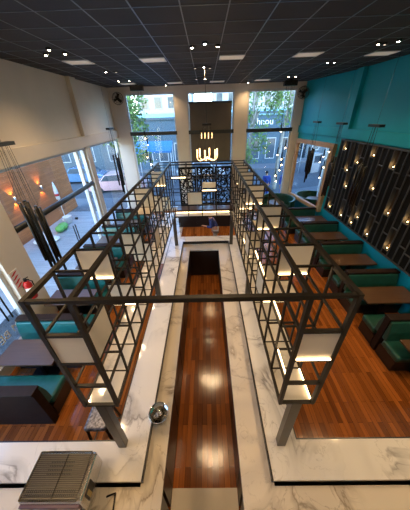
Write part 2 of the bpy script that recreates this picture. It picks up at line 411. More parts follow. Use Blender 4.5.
MB().box((xs[2]+.012, .05, 2*CZ+.01), (xs[3]-.012, .07, 2*CZ+.03)).build('light_strip', 'led', r)
MB().box((xs[0]+.012, .05, 3*CZ+.01), (xs[1]-.012, .07, 3*CZ+.03)).build('light_strip', 'led', r)
tag(MB().bar((xL+.018, 0, 0), (xR-.018, 0, 0), .036).build('cross_beam', 'bronze', None, 0, (0, LY0, zl(0))), 'single bronze beam spanning between the two lattices at the near end', 'beam')

# ------------------------------------------------------------------ booths
def soft(m, a, b): m.box(a, b); return m
def make_booth(name, label, wid, mat, group, wallside, sides=(-1, 1)):
    # origin at floor, centre of the divider; x runs from aisle end 0 to wall end wid (sign = wallside)
    r = thing(name, label, 'booth', group=group); sg = wallside
    def bx(a, b):
        (xa, ya, za), (xb, yb, zb) = a, b; x0, x1 = sorted((xa*sg, xb*sg)); return MB().box((x0, ya, za), (x1, yb, zb))
    bx((0, -.065, 0), (wid, .065, .95)).build('divider', 'cap', r, .004)
    bx((-.01, -.085, .95), (wid, .085, 1.0)).build('top_cap', 'cap', r, .008)
    for s in sides:
        ys = sorted((s*.10, s*.56)); bx((.02, ys[0], 0), (wid-.02, ys[1], .30)).build('seat_base', 'black', r)
        ys = sorted((s*.13, s*.59)); bx((0, ys[0], .30), (wid, ys[1], .46)).build('seat_cushion', mat, r, .05, seg=4)
        x0, x1 = sorted((.02*sg, (wid-.02)*sg))
        prof = [(s*.067, .44), (s*.19, .44), (s*.17, .70), (s*.12, .93), (s*.067, .94)]
        MB().prism(prof, 'x', x0, x1).build('back_cushion', mat, r, .02, seg=3)
    return r
def make_table(label, wid, group, sg):
    r = thing('dining_table', label, 'table', group=group)
    x0, x1 = sorted((0, wid*sg))
    MB().box((x0, -.29, .715), (x1, .29, .755)).build('tabletop', 'table', r, .004)
    c = wid*.5*sg
    MB().box((c-.04, -.04, .03), (c+.04, .04, .715)).build('pedestal', 'blackm', r)
    MB().box((c-.28, -.17, 0), (c+.28, .17, .03)).build('foot_plate', 'blackm', r, .006)
    return r
ORD = ['nearest', 'second nearest', 'third', 'fourth', 'fifth', 'sixth']
bxr, bxl = 3.78, -2.72
b0 = make_booth('booth_bench', 'x', XR-.02-bxr, 'green', 'green booths along the teal wall', 1)
LB = ['green leather back-to-back booth at right edge beside the teal wall, nearest camera',
      'green leather booth with dark cap below the right half of the black wall panel',
      'green leather booth, third from the camera on the teal wall side',
      'green leather booth just short of the framed mirror on the right wall',
      'farthest straight green booth, below the framed mirror']
for k in range(5):
    loc = (bxr, 3.28+1.6*k, 0)
    if k == 4: loc = (bxr-.20, 3.28+1.6*k, 0)
    if k == 0: b0.location = loc; b0['label'] = LB[0]
    else: dup(b0, loc, None, LB[k])
LT = ['dark wood table cut off by the right edge of the photo', 'dark wood table below the black wall panel, second from the right edge',
      'dark wood table third along the teal wall', 'dark wood table fourth along the teal wall, shining with window light', 'dark wood table farthest along the teal wall, under the mirror']
t0 = make_table('x', XR-.06-3.85, 'tables along the teal wall', 1)
for k in range(5):
    loc = (3.85, 2.60+1.6*k+.02, 0)
    if k == 0: t0.location = loc; t0['label'] = LT[0]
    else: dup(t0, loc, None, LT[k])
b1 = make_booth('booth_bench', 'x', 1.40, 'tealL', 'teal booths along the left windows', -1)
LB2 = ['teal leather booth beside the fire extinguisher pillar',
       'teal leather booth on the left behind the first white lattice panels', 'teal leather booth midway along the left windows',
       'teal leather booth by the slim white pillar on the left', 'teal leather booth in far left corner']
b2 = make_booth('booth_bench', 'teal single-sided booth with tall dark back at lower left corner', 1.40, 'tealL', 'teal booths along the left windows', -1, (1,))
b2.location = (bxl, 1.90, 0)
for k in range(5):
    loc = (bxl, 3.46+1.6*k, 0)
    if k == 0: b1.location = loc; b1['label'] = LB2[0]
    else: dup(b1, loc, None, LB2[k])
LT2 = ['dark table at left edge in front of the lettered window', 'dark table behind the left lattice corner, beside the extinguisher pillar',
       'dark table third along the left windows', 'dark table fourth along the left windows', 'dark table near the far left windows']
t1 = make_table('x', 1.12, 'tables along the left windows', -1)
for k in range(5):
    loc = (-2.88, 2.78+1.58*k, 0)
    if k == 0: t1.location = loc; t1['label'] = LT2[0]
    else: dup(t1, loc, None, LT2[k])
# round corner banquette
r = thing('round_banquette', 'curved green corner banquette under the far right window', 'booth', (3.72, 11.35, 0))
def arc(ri, ro, a0, a1, z0, z1, n=20):
    m = MB(); A = []
    for k in range(n+1):
        t = math.radians(a0+(a1-a0)*k/n); c, s = math.cos(t), math.sin(t)
        A.append([m.bm.verts.new((rr*c, rr*s, z)) for rr, z in ((ri, z0), (ro, z0), (ro, z1), (ri, z1))])
    for a, b in zip(A, A[1:]):
        for i in range(4): m.bm.faces.new((a[i], a[(i+1)%4], b[(i+1)%4], b[i])).smooth = False
    m.bm.faces.new(A[0]); m.bm.faces.new(A[-1][::-1]); return m
arc(.42, .73, -60, 150, 0, .30).build('seat_base', 'black', r)
arc(.38, .74, -60, 150, .30, .46).build('seat_cushion', 'green', r, .04, seg=3)
arc(.74, .86, -62, 152, 0, .95).build('backrest', 'green', r, .03, seg=3)
r = thing('round_table', 'round table inside the curved corner banquette', 'table', (3.6, 11.22, 0))
MB().lathe([(.40, .715), (.42, .72), (.42, .75), (.41, .755)], n=28).build('tabletop', 'table', r)
MB().lathe([(.24, 0), (.24, .02), (.05, .05), (.045, .70), (.1, .715)]).build('pedestal', 'blackm', r)

# ------------------------------------------------------------------ right wall panel with candle lights
wp = thing('wall_panel', 'large black wall panel of tall narrow niches lit by small candle lamps', 'wall panel', (XR, 0, 0))
pa, pb, za, zb = 3.4, 9.14, 1.17, 3.74
MB().box((-.05, pa, za), (-.002, pb, zb)).build('backing', P('brown_black_board', (.034, .023, .014), .7, var=.3, scale=4), wp)
dv = P('grey_divider', (.06, .065, .07), .5)
M['block'] = P('black_block', (.004, .004, .004), .7, spec=.2)
m = MB(); cw = .225; nc = int((pb-pa)/cw); cols = [pb-.02-k*cw for k in range(nc+1)]
for y in cols: m.box((-.15, y-.011, za), (-.05, y+.011, zb))
m.box((-.155, pa, zb-.0), (-.002, pb, zb+.025)); m.box((-.155, pa, za-.025), (-.002, pb, za))
m.build('niche_divider', dv, wp)
bulbs = [(8.1,2.36),(6.72,2.65),(7.8,1.36),(7.26,1.36),(7.0,1.64),(5.89,2.22),(6.41,1.36),(5.33,1.39),(5.27,2.26),(7.88,3.19),(8.43,2.86),(6.23,3.34),(8.82,3.50),(7.2,3.50),(7.66,2.70),(8.73,1.37),(4.6,3.1),(4.4,1.6)]
m = MB(); fill = MB()
lit = {}
for y, z in bulbs:
    k = min(range(nc), key=lambda k: abs((cols[k]+cols[k+1])/2-y)); lit.setdefault(k, []).append(z)
for k in range(nc):
    ya_, yb_ = cols[k+1]+.011, cols[k]-.011
    zs = [z-.07 for z in lit.get(k, [])]
    ex = sorted(zs+[z+.62+.2*random.random() for z in zs if z+.95 < zb and not any(z < q < z+.9 for q in zs)]+([za+random.uniform(.3, .9), za+random.uniform(1.2, 2.1)] if not zs else [])+[za, zb])
    for z in ex[1:-1]: m.box((-.15, ya_, z-.012), (-.05, yb_, z+.012))
    for a, b in zip(ex, ex[1:]):
        if a in zs or b-a < .1: continue
        fill.box((-.125, ya_+.008, a+.02), (-.05, yb_-.008, b-.02))
m.build('niche_shelf', dv, wp); fill.build('black_block', 'block', wp)
for y, z in bulbs:
    k = min(range(nc), key=lambda k: abs((cols[k]+cols[k+1])/2-y)); yc = (cols[k]+cols[k+1])/2; zc = z-.07
    c = MB().lathe([(.022, 0), (.026, .03), (.020, .035)], (0, 0, 0), 12).build('candle_lamp', 'blackm', wp, 0, (-.105, yc, zc+.012))
    MB().ball((0, 0, .050), .013, (1, 1, 1.2), 10).build('bulb', 'candle', c)
    lamp('candle_light', 'POINT', (.025, 0, .085), .7, (1, .55, .2), c, .02)

# mirror
mr = thing('framed_mirror', 'tall mirror in pale wood frame on teal wall beside far window', 'mirror', (XR, KY, 0), math.atan2(XR-KX, YF-KY))
ma, mb_, mz0, mz1 = .12, 2.86, .84, 3.56
f = MB().box((-.16, ma, mz0), (-.002, ma+.16, mz1)).box((-.16, mb_-.16, mz0), (-.002, mb_, mz1))
f.box((-.16, ma+.16, mz0), (-.002, mb_-.16, mz0+.16)).box((-.16, ma+.16, mz1-.16), (-.002, mb_-.16, mz1)); f.build('mirror_frame', 'frame', mr, .006)
MB().box((-.10, ma+.16, mz0+.16), (-.09, mb_-.16, mz1-.16)).build('mirror_glass', 'mirror', mr)

# ------------------------------------------------------------------ pendants
def pendant(label, x, y, zt=3.3, n=8, L=1.15, seed=1):
    rd = random.Random(seed)
    r = thing('pendant_lamp', label, 'pendant lamp', (x, y, 0), group='black tube cluster pendants')
    MB().box((-.07, -.22, 4.27), (.07, .22, 4.33)).build('canopy', 'black', r, .004)
    MB().tube([(0, 0, 4.33), (.01, .0, HC)], .003, 6).build('cable', 'steel', r)
    for k in range(n):
        tx, ty = rd.uniform(-.07, .07), -.15+.30*k/(n-1); z1 = zt+rd.uniform(-.14, .10); z0 = z1-L+rd.uniform(-.25, .15)
        t = MB().tube([(tx, ty, z0), (tx, ty, z1)], .030, 10).build('tube_shade', 'blackm', r)
        MB().tube([(tx, ty, z1), (tx*.5, ty*.7, 4.27)], .0035, 5).build('wire', 'blackm', t)
    return r
pendant('cluster of black hanging tubes over the near left tables', -3.42, 4.30, 3.25, 7, 1.35, 1)
pendant('cluster of black hanging tubes over the far left tables', -3.45, 9.55, 3.35, 7, 1.2, 2)
pendant('black tube pendant with slab canopy nearest on the teal wall side', 4.3, 6.40, 3.35, 7, 1.0, 3)
pendant('black tube pendant with slab canopy beside the teal pilaster', 4.3, 8.05, 3.3, 7, 1.0, 4)
pendant('black tube pendant with slab canopy in front of the mirror', 4.3, 9.85, 3.35, 7, 1.0, 5)
def bulb_string(label, x, y, items):
    r = thing('bulb_pendant', label, 'pendant lamp', (x, y, 0))
    for dx, dy, z in items:
        MB().tube([(dx, dy, z+.36), (dx, dy, HC)], .004, 5).build('wire', 'blackm', r)
        t = MB().tube([(dx, dy, z+.05), (dx, dy, z+.36)], .028, 10).build('tube_shade', 'blackm', r)
        MB().ball((dx, dy, z+.03), .024, (1,1,1), 10).build('bulb', 'bulb', t)
    return r
bulb_string('string of black tubes with glowing bulbs at far left window', -2.72, 11.6, [(.02,.1,3.75),(.13,-.05,3.5),(.02,0,2.95),(.12,.1,2.62),(.2,-.08,2.3)])
bulb_string('string of black tubes with glowing bulbs at far right window', 3.55, 11.3, [(-.12,.1,3.88),(-.18,-.05,2.95),(.05,0,2.75),(.12,.08,2.5),(.0,-.1,2.28),(-.1,.1,2.0),(.12,-.1,3.25),(-.05,.05,1.75)])
# chandelier
r = thing('chandelier', 'glowing chandelier of upright tubes over the far end of the bar', 'chandelier', (.13, 8.0, 0))
MB().box((-.14, -.05, 4.36), (.14, .05, 4.42)).build('canopy', 'black', r)
MB().tube([(0, 0, 4.42), (-.03, 0, HC)], .006, 6).build('cable', 'blackm', r)
for k in range(6):
    a = 2*PI*k/6+.3; x, y = .34*math.cos(a), .28*math.sin(a)
    t = MB().tube([(x, y, 3.46), (x, y, 3.70)], .020, 10).build('glowing_tube', 'tubeb', r)
    MB().tube([(x, y, 3.70), (x*.3, y*.3, 4.36)], .004, 5).build('wire', 'blackm', t)
    pts = [(x*math.cos(q*PI/2*1.0), y*math.cos(q*PI/2), 3.46-.10*math.sin(q*PI)) for q in [i/8 for i in range(9)]]
    MB().tube(pts, .010, 8).build('curved_arm', 'tubeb', t)
for k in range(4):
    x = -.17+.11*k; t = MB().tube([(x, .05, 4.0), (x, .05, 4.16)], .012, 8).build('glowing_tube', 'tubeb', r)
    MB().tube([(x, .05, 4.16), (x*.6, 0, 4.36)], .003, 5).build('wire', 'blackm', t)
lamp('chandelier_light', 'POINT', (0, 0, 3.6), 16, (1, .68, .35), r, .15)

# ------------------------------------------------------------------ ceiling fixtures
def ceilpanel(label, x, y):
    r = thing('ceiling_panel', label, 'ceiling panel', (x, y, HC), group='white ceiling panels')
    f = MB().box((-.29, -.23, -.014), (.29, -.20, 0)).box((-.29, .20, -.014), (.29, .23, 0)).box((-.29, -.2, -.014), (-.26, .2, 0)).box((.26, -.2, -.014), (.29, .2, 0)); f.build('panel_frame', 'white', r)
    MB().box((-.26, -.2, -.010), (.26, .2, -.002)).build('diffuser', P('diffuser', (.75, .70, .63), .5, emit=(1, .85, .65), es=.12) if 'diffuser' not in bpy.data.materials else bpy.data.materials['diffuser'], r)
for i, (x, y, l) in enumerate([(-2.86,6.92,'white ceiling panel near the left wall'),(-1.11,6.94,'white ceiling panel left of the ceiling centre, nearer row'),(.74,6.94,'white ceiling panel right of the ceiling centre, nearer row'),(2.51,6.92,'white ceiling panel between centre and teal wall'),(4.33,7.1,'white ceiling panel above the teal wall pilaster'),
                 (-1.11,11.4,'far white ceiling panel above left pillar'),(.6,11.4,'far white ceiling panel above middle window'),(2.42,11.4,'far white ceiling panel above right pillar'),(-2.95,11.2,'far white ceiling panel above left window')]):
    ceilpanel(l, x, y)
SP = [(-2.82,5.62,1,'lit ceiling spotlight, front left one of the left wall trio'),(-3.11,6.02,1,'lit ceiling spotlight, leftmost of the left wall trio'),(-2.70,5.97,1,'lit ceiling spotlight, right one of the left wall trio'),
      (-2.72,8.23,1,'lit ceiling spotlight behind the left white ceiling panel'),(-2.45,8.3,0,'dim ceiling spotlight right of the lit one behind left ceiling panel'),
      (-3.0,10.2,1,'ceiling spotlight left of a pair near the far left fan'),(-2.62,10.2,1,'ceiling spotlight right of a pair near the far left fan'),
      (-.14,5.84,1,'lit ceiling spotlight, left of the central trio'),(.11,5.59,1,'lit ceiling spotlight, middle of the central trio'),(.36,5.82,1,'lit ceiling spotlight, right of the central trio'),
      (.08,7.97,1,'lit ceiling spotlight above the chandelier cable'),(-.16,8.1,0,'dim ceiling spotlight left of the chandelier cable'),(.25,8.15,0,'dim ceiling spotlight right of the chandelier cable'),
      (.12,10.3,1,'small far ceiling spotlight on the centre line'),(-.2,10.4,0,'dim far ceiling spotlight left of the centre line'),
      (-1.55,12.0,1,'lit ceiling spotlight above left front pillar'),(1.95,12.0,1,'lit ceiling spotlight above right front pillar'),(1.6,12.0,0,'dim ceiling spotlight left of the one over right front pillar'),
      (3.60,6.08,1,'lit ceiling spotlight, left of the right wall trio'),(3.87,5.90,1,'brightest ceiling spotlight near the teal wall'),(3.75,6.12,0,'dim ceiling spotlight, rear of the right wall trio'),
      (3.42,7.9,1,'ceiling spotlight left of the pair behind the right trio'),(3.62,7.95,1,'ceiling spotlight right of the pair behind the right trio'),
      (3.2,10.5,1,'far ceiling spotlight left of a pair near the right speaker'),(3.45,10.5,1,'far ceiling spotlight right of a pair near the right speaker')]
SPW = 36
for q, x in (('left', -3.0), ('middle', .1), ('right', 3.7)):
    for yy, ro in ((3.0, 'over the near tables'), (.6, 'over the near bar end')):
        for dx, dy, w_ in ((-.28, .1, 'left'), (0, -.12, 'centre'), (.28, .1, 'right')):
            SP.append((x+dx, yy+dy, 1.8 if q == 'right' else 1.5 if q == 'left' else .8, '%s spotlight of the %s ceiling trio %s' % (w_, q, ro)))
for x, y, on, l in SP:
    r = thing('ceiling_spotlight', l, 'spotlight', (x, y, HC), group='ceiling spotlights')
    MB().lathe([(.028, -.03), (.050, -.03), (.055, 0), (.030, 0)], n=16).build('housing', 'black', r)
    MB().lathe([(.001, -.035), (.022, -.034), (.027, -.026), (.001, -.024)], n=14).build('lamp_face', 'spotb' if on else P('dim_lamp', (.5, .45, .4), .3, emit=(1, .8, .6), es=1.), r)
    if on: lamp('spot_light', 'SPOT', (0, 0, -.05), SPW*on, (1, .66, .34), r, .03, spot_size=math.radians(125), spot_blend=.9)
for x, l in ((-2.7, 'black box speaker hung from ceiling near the left fan'), (3.6, 'black box speaker hung from ceiling near the right fan')):
    r = thing('ceiling_speaker', l, 'speaker', (x, 11.5, HC), group='ceiling speakers')
    MB().box((-.26, -.12, -.22), (.26, .12, -.04)).build('speaker_cabinet', 'black', r, .01)
    MB().box((-.23, -.13, -.20), (.23, -.12, -.06)).build('speaker_grille', 'grate', r)
    MB().box((-.05, -.04, -.04), (.05, .04, 0)).build('bracket', 'blackm', r)
def wall_fan(label, x, sg):
    r = thing('wall_fan', label, 'fan', (x, 12.1, 5.35), 0, 'wall fans in the front corners')
    R_ = .24; ax = Vector((sg*.55, -.75, -.35)).normalized(); q = Vector((0,0,1)).rotation_difference(ax).to_matrix()
    def T(p): return q @ Vector(p)
    m = MB()
    for rr, z in ((R_, 0), (R_*.97, .05), (R_*.97, -.05), (R_*.6, .07), (R_*.25, .08)):
        m.tube([T((rr*math.cos(2*PI*k/24), rr*math.sin(2*PI*k/24), z)) for k in range(25)], .005, 5)
    for k in range(16):
        a = 2*PI*k/16; m.tube([T((rr*math.cos(a), rr*math.sin(a), z)) for rr, z in ((.05, .085), (.14, .075), (R_*.97, .05), (R_, 0), (R_*.97, -.05), (.06, -.08))], .003, 4)
    m.build('fan_cage', 'blackm', r)
    m = MB()
    for k in range(3):
        a = 2*PI*k/3; u = Vector((math.cos(a), math.sin(a), 0)); v = Vector((-math.sin(a), math.cos(a), 0))
        p = [u*.04-v*.02, u*.19-v*.07+Vector((0,0,.02)), u*.20+v*.06-Vector((0,0,.02)), u*.04+v*.03]
        vs = [m.bm.verts.new(T(c+Vector((0,0,h)))) for h in (-.003, .003) for c in p]
        m.bm.faces.new(vs[:4][::-1]); m.bm.faces.new(vs[4:])
        for i in range(4): m.bm.faces.new((vs[i], vs[(i+1)%4], vs[4+(i+1)%4], vs[4+i]))
    m.build('fan_blades', 'grate', r)
    MB().tube([T((0,0,.06)), T((0,0,-.16))], [.05, .07], 12).build('motor', 'blackm', r)
    MB().tube([T((0,0,-.16)), (0, .12, -.1), (0, .295, -.1)], .025, 8).build('bracket', 'blackm', r)
wall_fan('round caged fan on the far left corner of the front wall', -3.75, 1)
wall_fan('round caged fan on the far right corner of the front wall', 4.40, -1)

# ------------------------------------------------------------------ far end: cabinet, screens, banner
r = thing('sideboard', 'low black cabinet with pale handles beyond the far end of bar', 'cabinet', (0, 10.35, 0))
MB().box((-1.3, -.25, 0), (1.35, .25, .84)).build('body', 'black', r)
MB().box((-1.33, -.28, .84), (1.38, .28, .88)).build('cabinet_top', 'table', r, .004)
for k in range(3):
    d = MB().box((-1.27+k*.87, -.27, .08), (-.43+k*.87, -.25, .80)).build('door', 'black', r, .004)
    MB().tube([(-1.05+k*.87, -.30, .62), (-1.0+k*.87, -.315, .60), (-.70+k*.87, -.315, .60), (-.65+k*.87, -.30, .62), (-.64+k*.87, -.268, .62)], .012, 8).build('handle', 'steel', d)
r = thing('fretwork_screen', 'black three-panel screen with cut-out branching pattern before the entrance', 'screen', (0, 10.95, 0))
rd = random.Random(4)
for k in range(3):
    xa = -1.22+k*.84; xb = xa+.82; m = MB()
    m.box((xa, -.02, .02), (xa+.06, .02, 2.62)).box((xb-.06, -.02, .02), (xb, .02, 2.62)).box((xa+.06, -.02, 2.54), (xb-.06, .02, 2.62)).box((xa+.06, -.02, .02), (xb-.06, .02, .9))
    pts = [[(xa+.06+(xb-xa-.12)*i/5+(rd.uniform(-.05, .05) if 0 < i < 5 else 0), .90+1.64*j/11+(rd.uniform(-.05, .05) if 0 < j < 11 else 0)) for j in range(12)] for i in range(6)]
    for i in range(6):
        for j in range(12):
            p = pts[i][j]; opts = []
            if i < 5: opts.append(pts[i+1][j])
            if j < 11: opts.append(pts[i][j+1])
            if i < 5 and j < 11 and (i+j) % 2: opts.append(pts[i+1][j+1])
            if i > 0 and j < 11 and (i+j) % 2: opts.append(pts[i-1][j+1])
            for q in opts:
                if rd.random() < .78: m.bar((p[0], 0, p[1]), (q[0], 0, q[1]), .057, .034)
    m.build('fretwork_panel', 'block', r)
    MB().box((xa+.1, -.2, 0), (xa+.16, .2, .03)).build('foot', 'black', r)
r = thing('blind', 'wide taupe blind hanging in the middle front window', 'blind', (.34, YF+.005, 0))
MB().box((-.98, 0, 2.62), (.98, .02, 5.12)).build('blind_fabric', 'blind', r)
MB().tube([(-1.0, .01, 2.61), (1.0, .01, 2.61)], .02, 8).build('bottom_bar', 'tran', r)
MB().tube([(-1.0, .01, 5.13), (1.0, .01, 5.13)], .035, 8).build('roller', 'tran', r)

# ------------------------------------------------------------------ coffee machine, bowl, stool, extinguisher
r = thing('coffee_machine', 'steel espresso machine with dark slatted cup tray at lower left', 'coffee machine', (-1.54, .78, WT))
MB().prism([(-.32, -.19), (.32, -.19), (.32, .22), (-.32, .22)], 'z', .14, .44).build('housing', 'steel', r, .035, seg=4)
MB().box((-.27, -.30, .03), (.27, -.02, .14)).build('lower_body', 'steel', r, .01)
for x in (-.22, .22):
    for y in (-.25, -.07): MB().lathe([(.02, 0), (.025, .03)], (x, y, 0), 10).build('foot', 'blackm', r)
MB().box((-.29, -.165, .438), (.27, .195, .448)).build('cup_tray', 'grate', r)
m = MB()
for k in range(22): m.box((-.285, -.160+k*.0162, .448), (.265, -.153+k*.0162, .456))
m.build('tray_slats', P('tray_slat', (.11, .10, .08), .35, .7), r)
m = MB()
for yy in (-.135, -.105): 
    for k in range(26): m.box((-.26+k*.0195, yy-.009, .456), (-.248+k*.0195, yy+.009, .459))
m.build('tray_slots', 'black', r); m = MB()
for yy in (.02, .052, .084, .116):
    for k in range(14): m.box((-.13+k*.0185, yy-.008, .456), (-.119+k*.0185, yy+.008, .459))
m.build('tray_slots', 'black', r)
m = MB().box((.018, -.16, .456), (.026, .19, .461)); m.build('tray_divider', 'chrome', r)
m = MB().bar((-.295,-.175,.455),(.28,-.175,.455),.014).bar((-.295,.205,.455),(.28,.205,.455),.014).bar((-.295,-.175,.455),(-.295,.205,.455),.014).bar((.28,-.175,.455),(.28,.205,.455),.014); m.build('tray_rail', 'chrome', r)
MB().box((.318, -.13, .22), (.326, .0, .38)).build('side_vent', 'black', r)
MB().box((.326, -.11, .24), (.329, -.07, .36)).build('side_label', P('yellow_label', (.5, .35, .12), .5), r)
MB().box((-.30, -.215, .31), (.30, -.188, .40)).build('control_panel', P('purple_strip', (.13, .07, .10), .35), r, .006)
MB().tube([(-.22, -.20, .28), (-.23, -.28, .26), (-.24, -.36, .25)], [.016, .02, .018], 10).build('portafilter_handle', 'blackm', r)
tag(MB().tube([(0, 0, .012), (.09, .03, .012), (.11, -.10, .012), (.05, -.2, .012), (.02, -.34, .012)], .010, 8).build('power_cable', 'blackm', None, 0, (-1.12, .72, WT)), 'black power cable curling beside the espresso machine', 'cable')
r = thing('glass_bowl', 'round glass and steel bowl on the left worktop', 'bowl', (-.645, 1.49, WT))
MB().lathe([(.001, .0), (.06, .0), (.078, .02), (.082, .105), (.11, .125), (.132, .165), (.137, .18), (.130, .18), (.105, .13), (.075, .11), (.07, .09), (.001, .09)], n=28).build('bowl_body', 'chrome', r)
m = MB(); rd = random.Random(9)
for k in range(14):
    a, q = rd.uniform(0, 2*PI), rd.uniform(0, .07); m.ball((q*math.cos(a), q*math.sin(a), .115+rd.uniform(0, .03)), rd.uniform(.02, .032), (1, 1, .8), 8)
m.build('crumpled_foil', P('foil', (.6, .52, .4), .15, .9), r)
r = thing('bar_stool', 'dark bar stool with speckled seat behind the left front post', 'stool', (-1.62, 1.62, 0))
m = MB().prism([(-.17, -.19), (.17, -.19), (.17, .19), (-.17, .19)], 'z', .74, .82); m.build('seat', 'speck', r, .04, seg=4)
m = MB(); 
for k in range(5): m.bar((.18, -.16+k*.08, .80), (.22, -.16+k*.08, 1.02), .012)
m.bar((.22, -.18, 1.02), (.22, .18, 1.02), .02); m.build('low_backrest', 'blackm', r)
for sx in (-1, 1):
    for sy in (-1, 1): MB().bar((sx*.14, sy*.15, .75), (sx*.19, sy*.20, 0), .028).build('leg', 'blackm', r)
m = MB()
for a, b in (((-1,-1),(1,-1)), ((1,-1),(1,1)), ((1,1),(-1,1)), ((-1,1),(-1,-1))): m.bar((a[0]*.17, a[1]*.18, .28), (b[0]*.17, b[1]*.18, .28), .018)
m.build('foot_rest', 'blackm', r)
r = thing('fire_extinguisher', 'red fire extinguisher hung on the left white pillar', 'fire extinguisher', (-4.08, 4.04, 1.05))
MB().lathe([(.07, 0), (.085, .02), (.085, .40), (.06, .46), (.03, .48)], n=18).build('cylinder', 'red', r)
MB().lathe([(.0865, .18), (.0865, .32)], n=18).build('paper_label', 'white', r)
MB().lathe([(.03, .48), (.035, .54), (.02, .56)]).bar((0, 0, .55), (.10, .0, .60), .02).bar((0, 0, .54), (.10, .0, .53), .016).build('valve', 'blackm', r)
MB().tube([(.02, 0, .53), (.10, .05, .45), (.10, .04, .2), (.09, .02, .1)], .012, 8).build('hose', 'blackm', r)
MB().box((-.11, -.03, .2), (-.07, .03, .35)).build('bracket', 'blackm', r)
r = thing('extinguisher_sign', 'red and white striped fire extinguisher sign on left pillar', 'sign', (XL+.065, 3.97, 1.72))
MB().box((-.004, -.11, -.28), (.008, .13, .14)).build('sign_board', 'white', r)
for k in range(4): MB().prism([(-.10, -.26+k*.1), (-.02, -.26+k*.1), (.10, -.20+k*.1), (.02, -.20+k*.1)], 'x', .008, .012).build('red_stripe', 'red', r)

